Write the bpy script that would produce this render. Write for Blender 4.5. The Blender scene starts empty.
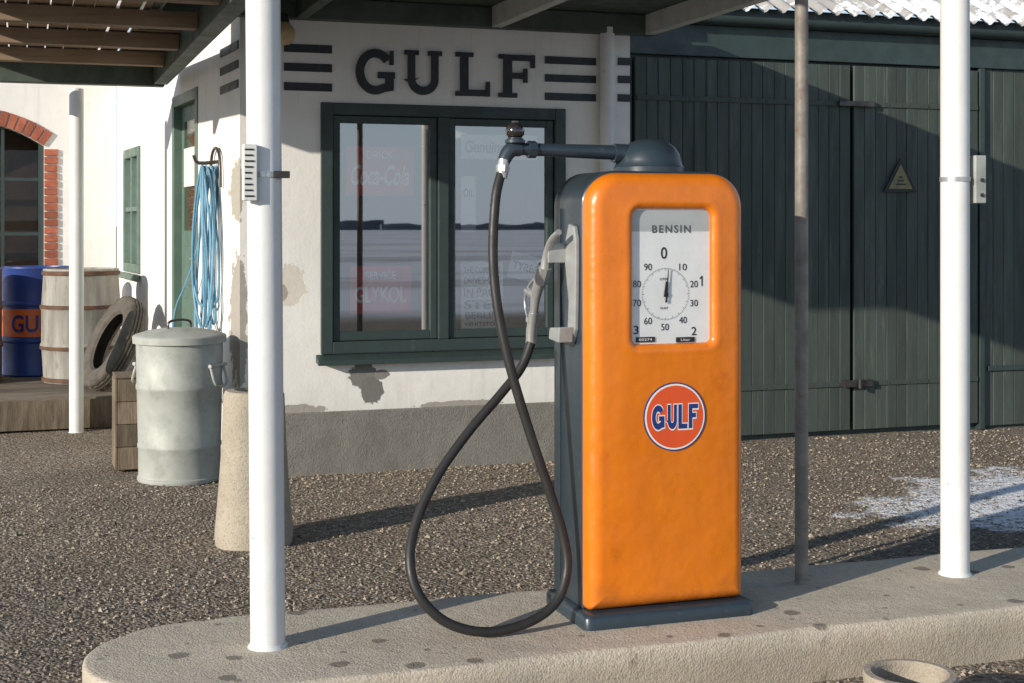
import bpy, bmesh, math, random
from mathutils import Vector, Matrix
random.seed(7)
sc = bpy.context.scene
sc.view_settings.view_transform = 'Standard'
sc.view_settings.look = 'None'
sc.view_settings.exposure = 0
COL = sc.collection

# World frame: x runs along the station front, y into the building, front wall at y=0.
ANG = math.radians(19.0); CS, SN = math.cos(ANG), math.sin(ANG)
CAM = Vector((-3.0, -8.708, 1.54)); FP = 1422.2; HX, HY = 512.0, 225.0
def raydir(px, py):
    u = (px-HX)/FP; v = (HY-py)/FP
    return Vector((u*CS+SN, -u*SN+CS, v))
def PY(px, py, y):            # survey point on a plane y = const
    d = raydir(px, py); t = (y-CAM.y)/d.y
    p = CAM+d*t; return p
def PXp(px, py, x):
    d = raydir(px, py); t = (x-CAM.x)/d.x
    return CAM+d*t
def PG(px, py, z):
    d = raydir(px, py); t = (z-CAM.z)/d.z
    return CAM+d*t

# ------------------------------------------------------------------ materials
class NT:
    def __init__(s, name):
        s.mat = bpy.data.materials.new(name); s.mat.use_nodes = True
        s.t = s.mat.node_tree; s.t.nodes.clear()
        s.out = s.t.nodes.new('ShaderNodeOutputMaterial')
    def n(s, typ, ins=None, **props):
        nd = s.t.nodes.new('ShaderNode'+typ)
        for k, v in props.items(): setattr(nd, k, v)
        if ins:
            for k, v in ins.items():
                sock = nd.inputs[k]
                if isinstance(v, bpy.types.NodeSocket): s.t.links.new(v, sock)
                else: sock.default_value = v
        return nd
    def noise(s, vec, scale, detail=5, rough=.55, dist=0):
        return s.n('TexNoise', {'Vector': vec, 'Scale': scale, 'Detail': min(detail, 5), 'Roughness': rough, 'Distortion': dist}).outputs['Fac']
    def ramp(s, fac, a, b, lo=0, hi=1):
        return s.n('MapRange', {'Value': fac, 'From Min': a, 'From Max': b, 'To Min': lo, 'To Max': hi}, clamp=True).outputs['Result']
    def mix(s, fac, a, b, mode='MIX'):
        nd = s.t.nodes.new('ShaderNodeMix'); nd.data_type = 'RGBA'; nd.blend_type = mode
        for i, v in ((0, fac), (6, a), (7, b)):
            if isinstance(v, bpy.types.NodeSocket): s.t.links.new(v, nd.inputs[i])
            else:
                nd.inputs[i].default_value = v if i == 0 else (tuple(v)+(1,) if len(v) == 3 else v)
        return nd.outputs[2]
    def math(s, op, a, b=0.0, c=None):
        nd = s.t.nodes.new('ShaderNodeMath'); nd.operation = op
        for i, v in enumerate((a, b) if c is None else (a, b, c)):
            if isinstance(v, bpy.types.NodeSocket): s.t.links.new(v, nd.inputs[i])
            else: nd.inputs[i].default_value = v
        return nd.outputs[0]
    def bump(s, h, strength=.3, dist=.01, normal=None):
        ins = {'Height': h, 'Strength': strength, 'Distance': dist}
        if normal is not None: ins['Normal'] = normal
        return s.n('Bump', ins).outputs['Normal']
    def pos(s): return s.n('NewGeometry').outputs['Position']
    def obj(s): return s.n('TexCoord').outputs['Object']
    def ellipse(s, vec, c, r, namt=.5, nscale=9, soft=.12):
        a = s.n('VectorMath', {0: vec, 1: c}, operation='SUBTRACT').outputs[0]
        b = s.n('VectorMath', {0: a, 1: tuple(1/q for q in r)}, operation='MULTIPLY').outputs[0]
        l = s.n('VectorMath', {0: b}, operation='LENGTH').outputs['Value']
        nz = s.noise(vec, nscale, 6, .65)
        v = s.math('ADD', l, s.math('MULTIPLY', s.math('SUBTRACT', nz, .5), namt*2))
        return s.ramp(v, 1-soft, 1+soft, 1, 0)
    def done(s, color, rough=.6, metal=0, normal=None, **kw):
        ins = {'Base Color': color if isinstance(color, bpy.types.NodeSocket) else tuple(color)+(1,), 'Roughness': rough, 'Metallic': metal}
        if normal is not None: ins['Normal'] = normal
        ins.update(kw)
        b = s.n('BsdfPrincipled', ins)
        s.t.links.new(b.outputs[0], s.out.inputs[0]); return s.mat

def M(name, c1, c2=None, scale=6, rough=.6, metal=0, bump=.2, bscale=60, bdist=.004, c3=None, thr=(.58, .66), c3scale=4,
      island=0, stretch=None, coat=0, rvar=.15, world=False):
    s = NT(name); vec = s.pos() if world else s.obj()
    if stretch: vec = s.n('Mapping', {'Vector': vec, 'Scale': stretch}).outputs[0]
    c2 = c2 or tuple(q*.75 for q in c1)
    f = s.ramp(s.noise(vec, scale, 8, .65), .35, .65)
    col = s.mix(f, c1, c2)
    if c3:
        m = s.ramp(s.noise(vec, c3scale, 9, .7), thr[0], thr[1])
        col = s.mix(m, col, c3)
    if island:
        r = s.n('NewGeometry').outputs['Random Per Island']
        k = s.ramp(r, 0, 1, 1-island, 1+island)
        kc = s.n('CombineXYZ', {0: k, 1: k, 2: k}).outputs[0]
        col = s.mix(1.0, col, kc, 'MULTIPLY')
    nrm = s.bump(s.noise(vec, bscale, 4, .6), bump, bdist) if bump else None
    ro = s.ramp(f, 0, 1, max(.05, rough-rvar/2), min(1, rough+rvar/2))
    kw = {'Coat Weight': coat, 'Coat Roughness': .15} if coat else {}
    return s.done(col, ro, metal, nrm, **kw)

def glass_mat(name, k=1.0, add=.1, tint=(.85, .9, .9)):
    s = NT(name)
    fr = s.n('Fresnel', {'IOR': 1.5}).outputs[0]
    fac = s.math('ADD', s.math('MULTIPLY', fr, k), add)
    g = s.n('BsdfGlossy', {'Color': (1, 1, 1, 1), 'Roughness': .012})
    t = s.n('BsdfTransparent', {'Color': tuple(tint)+(1,)})
    m = s.t.nodes.new('ShaderNodeMixShader')
    s.t.links.new(fac, m.inputs[0]); s.t.links.new(t.outputs[0], m.inputs[1]); s.t.links.new(g.outputs[0], m.inputs[2])
    s.t.links.new(m.outputs[0], s.out.inputs[0]); return s.mat

def plaster():
    s = NT('white_plaster'); p = s.pos()
    big = s.ramp(s.noise(p, 1.6, 8, .65), .35, .7)
    col = s.mix(big, (.86, .84, .80), (.78, .76, .715))
    fine = s.ramp(s.noise(p, 14, 8, .75), .58, .72)
    col = s.mix(s.math('MULTIPLY', fine, .25), col, (.5, .47, .42))
    st = s.n('Mapping', {'Vector': p, 'Scale': (9, 9, .7)}).outputs[0]
    run = s.ramp(s.noise(st, 1.5, 5, .6), .55, .8)
    col = s.mix(s.math('MULTIPLY', run, .3), col, (.46, .43, .38))
    z = s.n('SeparateXYZ', {0: p}).outputs[2]
    low = s.ramp(s.math('ADD', z, s.math('MULTIPLY', s.noise(p, 6, 6, .7), .5)), .55, .85, 1, 0)
    col = s.mix(s.math('MULTIPLY', low, .4), col, (.52, .48, .42))
    chips = 0.0
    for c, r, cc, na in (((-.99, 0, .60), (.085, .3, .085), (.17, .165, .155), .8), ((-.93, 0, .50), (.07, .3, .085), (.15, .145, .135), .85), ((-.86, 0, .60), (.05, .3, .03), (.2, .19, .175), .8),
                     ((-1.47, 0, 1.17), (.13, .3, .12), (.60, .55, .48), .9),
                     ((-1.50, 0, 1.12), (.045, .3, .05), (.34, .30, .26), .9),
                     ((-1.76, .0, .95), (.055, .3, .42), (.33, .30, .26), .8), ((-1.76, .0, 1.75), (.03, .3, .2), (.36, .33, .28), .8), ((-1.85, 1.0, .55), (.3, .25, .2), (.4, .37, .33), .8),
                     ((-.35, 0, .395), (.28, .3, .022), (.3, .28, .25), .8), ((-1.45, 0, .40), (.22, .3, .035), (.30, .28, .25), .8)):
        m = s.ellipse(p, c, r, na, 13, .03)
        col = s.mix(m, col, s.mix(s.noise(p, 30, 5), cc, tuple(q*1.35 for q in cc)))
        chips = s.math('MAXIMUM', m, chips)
    h = s.math('ADD', s.math('MULTIPLY', s.noise(p, 45, 5, .7), .6), s.math('MULTIPLY', s.noise(p, 3, 3), 2.0))
    h = s.math('SUBTRACT', h, s.math('MULTIPLY', chips, .8))
    return s.done(col, .9, 0, s.bump(h, .32, .010))

def ground_mat():
    s = NT('gravel_ground'); p = s.pos()
    flat = s.n('VectorMath', {0: p, 1: (1, 1, 0)}, operation='MULTIPLY').outputs[0]
    v = s.n('TexVoronoi', {'Vector': flat, 'Scale': 64}, feature='F1')
    hue = s.n('SeparateColor', {0: v.outputs['Color']})
    a = s.mix(s.ramp(hue.outputs[0], 0, 1), (.10, .078, .056), (.35, .285, .21))
    a = s.mix(s.ramp(hue.outputs[1], .78, 1), a, (.50, .44, .36))
    big = s.ramp(s.noise(flat, .9, 6, .6), .35, .65)
    col = s.mix(s.math('MULTIPLY', big, .4), a, (.12, .092, .066))
    st2 = s.n('Mapping', {'Vector': flat, 'Scale': (1.0, 1.7, 1), 'Rotation': (0, 0, .3)}).outputs[0]
    m = s.ellipse(flat, (2.85, -2.25, 0), (1.5, .95, 1), .7, 2.2, .05)
    holes = s.ramp(s.noise(st2, 14, 9, .85), .445, .465)
    m = s.math('MULTIPLY', m, holes)
    m2 = s.math('MULTIPLY', s.ellipse(flat, (3.3, -2.3, 0), (1.35, .8, 1), .6, 3, .06), s.ramp(s.noise(st2, 18, 8, .85), .37, .39))
    m = s.math('MAXIMUM', m, m2)
    xyz = s.n('SeparateXYZ', {0: p})
    far = s.ramp(s.math('ADD', xyz.outputs[1], s.math('MULTIPLY', s.noise(flat, .2, 5), 4)), -15, -12, 1, 0)
    stf = s.n('Mapping', {'Vector': flat, 'Scale': (.02, .06, 1)}).outputs[0]
    fld = s.ramp(s.noise(stf, 1.5, 5, .7), .32, .5)
    fieldc = s.mix(fld, (.36, .36, .34), (.88, .90, .94))
    col = s.mix(far, col, fieldc)
    col = s.mix(m, col, (.92, .93, .95))
    hb = s.math('MULTIPLY', v.outputs['Distance'], -1.0)
    hh = s.math('ADD', hb, s.math('MULTIPLY', s.noise(flat, 9, 5, .7), 2.0))
    hh = s.math('ADD', hh, s.math('MULTIPLY', m, .8))
    nr = s.bump(hh, .9, .013)
    return s.done(col, .92, 0, nr)

def concrete(name, c1, c2, spots=True):
    s = NT(name); p = s.pos()
    col = s.mix(s.ramp(s.noise(p, 3, 9, .7), .3, .7), c1, c2)
    fine = s.ramp(s.noise(p, 90, 4, .8), .5, .75)
    col = s.mix(s.math('MULTIPLY', fine, .5), col, tuple(q*.5 for q in c2))
    agg = s.n('TexVoronoi', {'Vector': p, 'Scale': 130}, feature='F1')
    col = s.mix(s.ramp(s.n('SeparateColor', {0: agg.outputs['Color']}).outputs[0], .8, 1, 0, .5), col, tuple(q*.45 for q in c1))
    hx = s.math('MULTIPLY', agg.outputs['Distance'], -.4)
    if spots:
        fl = s.n('VectorMath', {0: p, 1: (1, 1, 0)}, operation='MULTIPLY').outputs[0]
        for sc_, th_, pk, am in ((5.6, .29, .36, .7), (11, .24, .6, .6)):
            v = s.n('TexVoronoi', {'Vector': fl, 'Scale': sc_, 'Randomness': 1.0}, feature='F1')
            d = s.math('ADD', v.outputs['Distance'], s.math('MULTIPLY', s.noise(p, 20, 5), .24))
            m = s.ramp(d, th_, th_+.04, 1, 0)
            pick = s.ramp(s.n('SeparateColor', {0: v.outputs['Color']}).outputs[0], pk, pk+.05)
            col = s.mix(s.math('MULTIPLY', s.math('MULTIPLY', m, pick), am), col, (.11, .095, .075))
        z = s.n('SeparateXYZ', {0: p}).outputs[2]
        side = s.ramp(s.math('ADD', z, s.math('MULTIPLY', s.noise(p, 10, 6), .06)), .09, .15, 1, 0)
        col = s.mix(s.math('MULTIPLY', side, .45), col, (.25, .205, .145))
    h = s.math('ADD', s.noise(p, 60, 5, .75), s.math('MULTIPLY', s.noise(p, 7, 4), 1.6))
    h = s.math('ADD', h, hx)
    return s.done(col, .88, 0, s.bump(h, .65, .008))

def orange_mat():
    s = NT('orange_enamel'); p = s.obj()
    col = s.mix(s.ramp(s.noise(p, 3, 8, .6), .35, .65), (.77, .205, .008), (.71, .175, .006))
    col = s.mix(s.math('MULTIPLY', s.ramp(s.noise(p, 7, 9, .75), .6, .75), .5), col, (.45, .095, .006))
    v = s.n('TexVoronoi', {'Vector': p, 'Scale': 26}, feature='F1')
    d = s.math('ADD', v.outputs['Distance'], s.math('MULTIPLY', s.noise(p, 60, 4), .2))
    chip = s.math('MULTIPLY', s.ramp(d, .15, .17, 1, 0), s.ramp(s.n('SeparateColor', {0: v.outputs['Color']}).outputs[0], .93, .95))
    col = s.mix(s.math('MULTIPLY', chip, .8), col, (.12, .05, .02))
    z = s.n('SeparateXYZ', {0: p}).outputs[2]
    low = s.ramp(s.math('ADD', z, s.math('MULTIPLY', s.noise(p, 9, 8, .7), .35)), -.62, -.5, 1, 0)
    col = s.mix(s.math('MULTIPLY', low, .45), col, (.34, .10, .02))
    st = s.n('Mapping', {'Vector': p, 'Scale': (14, 14, .8)}).outputs[0]
    run = s.ramp(s.noise(st, 1.5, 5, .6), .58, .8)
    col = s.mix(s.math('MULTIPLY', run, .3), col, (.42, .11, .015))
    h = s.math('ADD', s.math('MULTIPLY', s.noise(p, 5, 3), 3.0), s.math('MULTIPLY', s.noise(p, 120, 4), .12))
    ro = s.ramp(s.noise(p, 11, 8, .7), .3, .7, .22, .44)
    return s.done(col, ro, 0, s.bump(h, .22, .015), **{'Coat Weight': .3, 'Coat Roughness': .15})

MT = {}
MT['plaster'] = plaster()
MT['ground'] = ground_mat()
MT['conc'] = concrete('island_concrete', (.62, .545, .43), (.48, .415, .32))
MT['conc2'] = concrete('pillar_concrete', (.49, .43, .34), (.35, .30, .23), False)
MT['plinth'] = concrete('cement_plinth', (.27, .255, .225), (.18, .17, .15), False)
MT['orange'] = orange_mat()
MT['navy'] = M('dark_blue_grey_enamel', (.030, .046, .060), (.024, .038, .050), 4, .36, 0, .1, 12, .006, c3=(.075, .09, .10), thr=(.62, .8), c3scale=18, coat=.15)
MT['green'] = M('dark_green_paint', (.038, .060, .057), (.029, .046, .043), 8, .5, 0, .2, 60, .002, c3=(.11, .13, .12), thr=(.64, .8), c3scale=25)
MT['greenl'] = M('green_door_paint', (.13, .20, .16), (.10, .155, .125), 8, .5, 0, .2, 60, .002, c3=(.22, .25, .2), thr=(.66, .8), c3scale=25)
MT['plank'] = M('dark_green_planks', (.060, .076, .064), (.043, .055, .046), 3, .66, 0, .4, 20, .004, c3=(.11, .13, .105), thr=(.58, .8), c3scale=5, island=.18, stretch=(6, 6, .6))
MT['beam'] = M('dark_beam_paint', (.085, .11, .088), (.055, .073, .058), 6, .65, 0, .3, 30, .004)
MT['pale'] = M('pale_rafter_paint', (.60, .61, .58), (.48, .49, .46), 8, .7, 0, .3, 40, .004)
MT['wood'] = M('brown_wood', (.36, .26, .17), (.24, .165, .105), 3, .8, 0, .5, 18, .004, island=.3, stretch=(.6, 6, 6))
MT['oldwood'] = M('weathered_wood', (.21, .165, .115), (.10, .075, .05), 4, .85, 0, .7, 22, .005, c3=(.05, .04, .03), thr=(.6, .75), c3scale=9, island=.3, stretch=(5, 5, .8))
MT['deck'] = M('deck_boards', (.19, .155, .115), (.11, .088, .066), 4, .85, 0, .6, 22, .005, island=.3, stretch=(1, 6, 6))
MT['whitep'] = M('white_post_paint', (.76, .76, .75), (.68, .68, .66), 4, .45, 0, .15, 50, .003, c3=(.42, .33, .24), thr=(.66, .72), c3scale=14)
MT['darkp'] = M('bare_steel_post', (.27, .24, .205), (.17, .15, .13), 12, .6, .1, .2, 70, .002, c3=(.18, .10, .06), thr=(.6, .75), c3scale=20)
MT['rubber'] = M('black_rubber', (.028, .026, .024), (.018, .017, .016), 20, .5, 0, .15, 120, .001, c3=(.06, .055, .05), thr=(.62, .8), c3scale=12)
MT['tyre'] = M('dusty_tyre', (.13, .112, .092), (.075, .065, .055), 7, .8, 0, .3, 40, .003, c3=(.18, .15, .12), thr=(.58, .75), c3scale=6)
MT['alu'] = M('dull_aluminium', (.60, .60, .58), (.44, .44, .425), 20, .36, .65, .1, 60, .001)
MT['cast'] = M('grey_cast_cradle', (.42, .43, .42), (.32, .33, .32), 16, .5, .3, .15, 60, .002)
MT['brass'] = M('dark_fitting', (.10, .09, .085), (.06, .055, .05), 20, .35, .6)
MT['galv'] = M('galvanised_steel', (.46, .475, .435), (.36, .375, .34), 5, .6, .12, .15, 30, .003, c3=(.27, .275, .24), thr=(.5, .75), c3scale=6)
MT['rust'] = M('weathered_drum_staves', (.37, .355, .32), (.23, .215, .185), 2.2, .8, 0, .4, 14, .004, c3=(.15, .10, .07), thr=(.58, .68), c3scale=3.2, stretch=(5, 5, .7))
MT['hoop'] = M('dark_rusty_hoop', (.15, .075, .04), (.08, .05, .035), 9, .8, .1, .3)
MT['blue'] = M('blue_drum_paint', (.025, .06, .25), (.02, .045, .19), 5, .4, 0, .1, 30, .003, c3=(.1, .05, .03), thr=(.67, .75), c3scale=9)
MT['redor'] = M('red_orange_paint', (.76, .15, .025), (.65, .12, .02), 8, .45, 0, .05)
MT['logored'] = M('logo_red_orange', (.76, .10, .022), (.70, .085, .02), 8, .35, 0, .05)
MT['logoblue'] = M('logo_blue', (.016, .04, .20), (.014, .034, .17), 8, .35, 0, .05)
MT['logowhite'] = M('logo_white', (.84, .83, .79), (.78, .76, .72), 8, .4, 0, .05)
MT['sign'] = M('black_letter_paint', (.022, .028, .034), (.016, .021, .026), 9, .5, 0, .1, 60, .002, c3=(.07, .075, .08), thr=(.60, .8), c3scale=22)
MT['dial'] = M('enamel_dial', (.86, .87, .85), (.78, .79, .77), 8, .5, 0, .03)
MT['black'] = M('black_print', (.014, .014, .015), (.012, .012, .012), 8, .5, 0, .03)
MT['greyprint'] = M('grey_print', (.12, .12, .12), (.09, .09, .09), 8, .5, 0, .03)
MT['header'] = M('grey_dial_header', (.50, .53, .52), (.44, .47, .46), 8, .5, 0, .03)
MT['bhose'] = M('pale_blue_hose', (.17, .36, .50), (.12, .28, .40), 12, .45, 0, .05)
MT['brick'] = M('red_brick', (.42, .13, .07), (.28, .08, .045), 9, .85, 0, .5, 40, .004, island=.3)
MT['roof'] = M('snowy_fibre_cement', (.45, .43, .40), (.35, .33, .31), 4, .9, 0, .3, 40, .004, c3=(.85, .87, .9), thr=(.47, .53), c3scale=3)
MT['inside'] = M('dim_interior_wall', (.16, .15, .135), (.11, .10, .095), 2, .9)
MT['brownin'] = M('brown_interior', (.075, .05, .036), (.045, .03, .022), 3, .9)
MT['posterw'] = M('faded_paper', (.74, .74, .70), (.64, .64, .61), 5, .8, 0, .02)
MT['posterr'] = M('faded_red_sign', (.72, .05, .035), (.60, .045, .03), 5, .45, 0, .02)
MT['yellow'] = M('faded_yellow', (.26, .22, .10), (.17, .15, .08), 15, .6, 0, .05)
MT['trees'] = M('hazy_tree_line', (.16, .18, .20), (.12, .14, .16), 3, .9)  # greyed base colour stands in for distance haze
MT['glass'] = glass_mat('window_glass', 2.2, .26, (.97, .98, .98))
MT['dglass'] = glass_mat('old_window_glass', .5, .01, (.8, .78, .74))
MT['cglass'] = glass_mat('clear_glass', .25, .01, (1, 1, 1))
MT['bulb'] = M('dark_sight_glass', (.035, .026, .024), (.02, .016, .015), 5, .06, 0, 0, coat=1)
MT['globe'] = M('cream_lamp_globe', (.6, .45, .25), (.5, .36, .2), 8, .3, 0, .05)
def stone_mat():
    s = NT('loose_stones')
    r = s.n('NewGeometry').outputs['Random Per Island']
    c = s.mix(r, (.11, .085, .062), (.46, .385, .29))
    return s.done(c, .9)
MT['stone'] = stone_mat()

# ------------------------------------------------------------------ mesh builder
def catmull(pts, sub):
    P = [Vector(p) for p in pts]; out = []
    for i in range(len(P)-1):
        p0 = P[max(i-1, 0)]; p1 = P[i]; p2 = P[i+1]; p3 = P[min(i+2, len(P)-1)]
        for k in range(sub):
            t = k/sub
            out.append(.5*((2*p1)+(-p0+p2)*t+(2*p0-5*p1+4*p2-p3)*t*t+(-p0+3*p1-3*p2+p3)*t**3))
    out.append(P[-1]); return out

class B:
    def __init__(s): s.v = []; s.f = []; s.mi = []; s.cm = 0
    def add(s, vs, fs):
        o = len(s.v); s.v += [Vector(q) for q in vs]
        for f in fs: s.f.append([i+o for i in f]); s.mi.append(s.cm)
        return s
    def box(s, x0, x1, y0, y1, z0, z1):
        vs = [(x0, y0, z0), (x1, y0, z0), (x1, y1, z0), (x0, y1, z0), (x0, y0, z1), (x1, y0, z1), (x1, y1, z1), (x0, y1, z1)]
        return s.add(vs, [(0, 3, 2, 1), (4, 5, 6, 7), (0, 1, 5, 4), (1, 2, 6, 5), (2, 3, 7, 6), (3, 0, 4, 7)])
    def tube(s, pts, r, n=12, sub=1, cap=True):
        if sub > 1:
            if not isinstance(r, (int, float)):
                rr_ = catmull([(q, 0, 0) for q in r], sub); r = [q.x for q in rr_]
            pts = catmull(pts, sub)
        P = [Vector(p) for p in pts]; N = len(P)
        R = [r]*N if isinstance(r, (int, float)) else list(r)
        T = [(P[min(i+1, N-1)]-P[max(i-1, 0)]).normalized() for i in range(N)]
        up = Vector((0, 0, 1)) if abs(T[0].z) < .9 else Vector((1, 0, 0))
        a = T[0].cross(up).normalized(); vs = []
        for i in range(N):
            a = (a-T[i]*a.dot(T[i])).normalized(); b = T[i].cross(a)
            for k in range(n):
                t = 2*math.pi*k/n
                vs.append(P[i]+(a*math.cos(t)+b*math.sin(t))*R[i])
        fs = [(i*n+k, i*n+(k+1) % n, (i+1)*n+(k+1) % n, (i+1)*n+k) for i in range(N-1) for k in range(n)]
        if cap: fs += [tuple(range(n))[::-1], tuple((N-1)*n+k for k in range(n))]
        return s.add(vs, fs)
    def cyl(s, p0, p1, r0, r1=None, n=20): return s.tube([p0, p1], [r0, r0 if r1 is None else r1], n)
    def lathe(s, cx, cy, prof, n=40, cz=0):
        vs = []; fs = []; L = len(prof)
        for r, z in prof:
            for k in range(n):
                t = 2*math.pi*k/n; vs.append((cx+r*math.cos(t), cy+r*math.sin(t), cz+z))
        for i in range(L-1):
            for k in range(n): fs.append((i*n+k, i*n+(k+1) % n, (i+1)*n+(k+1) % n, (i+1)*n+k))
        fs += [tuple(range(n))[::-1], tuple((L-1)*n+k for k in range(n))]
        return s.add(vs, fs)
    def prism(s, poly, y0, y1):
        n = len(poly)
        vs = [(x, y0, z) for x, z in poly]+[(x, y1, z) for x, z in poly]
        fs = [tuple(range(n)), tuple(range(n, 2*n))[::-1]]+[(i, (i+1) % n, n+(i+1) % n, n+i) for i in range(n)]
        return s.add(vs, fs)
    def loops(s, Ls, capa=False, capb=False):
        n = len(Ls[0]); vs = [p for L in Ls for p in L]
        fs = [(i*n+k, i*n+(k+1) % n, (i+1)*n+(k+1) % n, (i+1)*n+k) for i in range(len(Ls)-1) for k in range(n)]
        if capa: fs.append(tuple(range(n))[::-1])
        if capb: fs.append(tuple((len(Ls)-1)*n+k for k in range(n)))
        return s.add(vs, fs)
    def text(s, txt, cx, cz, w, h, y, depth=.001, shear=0, off=0.0, fn=None, space=1.0):
        cu = bpy.data.curves.new('t', 'FONT'); cu.body = txt; cu.extrude = .02; cu.offset = off; cu.shear = shear; cu.resolution_u = 4; cu.space_character = space
        ob = bpy.data.objects.new('t', cu); COL.objects.link(ob)
        bpy.context.view_layer.update()
        me = bpy.data.meshes.new_from_object(ob)
        vs = [v.co.copy() for v in me.vertices]; fs = [tuple(p.vertices) for p in me.polygons]
        bpy.data.objects.remove(ob); bpy.data.curves.remove(cu); bpy.data.meshes.remove(me)
        x0 = min(v.x for v in vs); x1 = max(v.x for v in vs); y0 = min(v.y for v in vs); y1 = max(v.y for v in vs)
        sx = w/(x1-x0) if w else h/(y1-y0)
        sy = h/(y1-y0) if h else sx
        out = [Vector((cx+(v.x-(x0+x1)/2)*sx, y-(v.z/.04+.5)*depth, cz+(v.y-(y0+y1)/2)*sy)) for v in vs]
        if fn: out = [fn(q) for q in out]
        return s.add(out, fs)
    def make(s, name, mats, parent=None, smooth=None, bevel=0, bseg=2, label=None, category=None, kind=None, group=None, origin=None):
        if not isinstance(mats, (list, tuple)): mats = [mats]
        lo = Vector([min(v[i] for v in s.v) for i in range(3)]); hi = Vector([max(v[i] for v in s.v) for i in range(3)])
        c = (lo+hi)/2
        if parent is None: c.z = lo.z
        if origin is not None: c = Vector(origin)
        me = bpy.data.meshes.new(name); me.from_pydata([v-c for v in s.v], [], s.f)
        for m in mats: me.materials.append(MT[m])
        for i, p in enumerate(me.polygons): p.material_index = s.mi[i]
        bm = bmesh.new(); bm.from_mesh(me)
        bmesh.ops.recalc_face_normals(bm, faces=bm.faces)
        if bevel:
            ed = [e for e in bm.edges if len(e.link_faces) == 2 and e.calc_face_angle(0) > .5]
            bmesh.ops.bevel(bm, geom=ed, offset=bevel, segments=bseg, affect='EDGES', profile=.5)
        if smooth is not None:
            for f in bm.faces: f.smooth = True
            for e in bm.edges:
                if len(e.link_faces) != 2 or e.calc_face_angle(0) > math.radians(smooth): e.smooth = False
        bm.to_mesh(me); bm.free()
        ob = bpy.data.objects.new(name, me); COL.objects.link(ob)
        if parent is not None:
            ob.parent = parent; ob.location = c-wloc(parent)
        else: ob.location = c
        ob['wl'] = tuple(c)
        meta(ob, label, category, kind, group); return ob
def wloc(o): return Vector(o['wl'])
def meta(ob, label=None, category=None, kind=None, group=None):
    if label: ob['label'] = label
    if category: ob['category'] = category
    if kind: ob['kind'] = kind
    if group: ob['group'] = group
def empty(name, loc, label, category, group=None):
    e = bpy.data.objects.new(name, None); e.location = loc; e['wl'] = tuple(loc); COL.objects.link(e)
    e.empty_display_size = .1
    meta(e, label, category, None, group); return e

def rr(x0, x1, z0, z1, rt, rb, i=0, n=8):
    x0 += i; x1 -= i; z0 += i; z1 -= i
    rt = max(rt-i, .004); rb = max(rb-i, .004); out = []
    for (cx, cz, r, a0) in ((x1-rt, z1-rt, rt, 0), (x0+rt, z1-rt, rt, 90), (x0+rb, z0+rb, rb, 180), (x1-rb, z0+rb, rb, 270)):
        for k in range(n+1):
            t = math.radians(a0+90*k/n); out.append((cx+r*math.cos(t), cz+r*math.sin(t)))
    return out

def wall_panel(b, xs, zs, holes, y0, y1, mapf=None):
    """wall slab x/z with rectangular holes"""
    X = sorted(set(list(xs)+[h[0] for h in holes]+[h[1] for h in holes])); Z = sorted(set(list(zs)+[h[2] for h in holes]+[h[3] for h in holes]))
    def solid(i, j):
        if i < 0 or j < 0 or i >= len(X)-1 or j >= len(Z)-1: return False
        cx = (X[i]+X[i+1])/2; cz = (Z[j]+Z[j+1])/2
        return not any(h[0] < cx < h[1] and h[2] < cz < h[3] for h in holes)
    vid = {}; vs = []; fs = []
    def V(i, j, k):
        if (i, j, k) not in vid:
            vid[(i, j, k)] = len(vs); q = Vector((X[i], y1 if k else y0, Z[j])); vs.append(mapf(q) if mapf else q)
        return vid[(i, j, k)]
    for i in range(len(X)-1):
        for j in range(len(Z)-1):
            if not solid(i, j): continue
            fs.append((V(i, j, 0), V(i+1, j, 0), V(i+1, j+1, 0), V(i, j+1, 0)))
            fs.append((V(i, j, 1), V(i, j+1, 1), V(i+1, j+1, 1), V(i+1, j, 1)))
            if not solid(i-1, j): fs.append((V(i, j, 0), V(i, j+1, 0), V(i, j+1, 1), V(i, j, 1)))
            if not solid(i+1, j): fs.append((V(i+1, j, 0), V(i+1, j, 1), V(i+1, j+1, 1), V(i+1, j+1, 0)))
            if not solid(i, j-1): fs.append((V(i, j, 0), V(i, j, 1), V(i+1, j, 1), V(i+1, j, 0)))
            if not solid(i, j+1): fs.append((V(i, j+1, 0), V(i+1, j+1, 0), V(i+1, j+1, 1), V(i, j+1, 1)))
    b.add(vs, fs)

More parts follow.
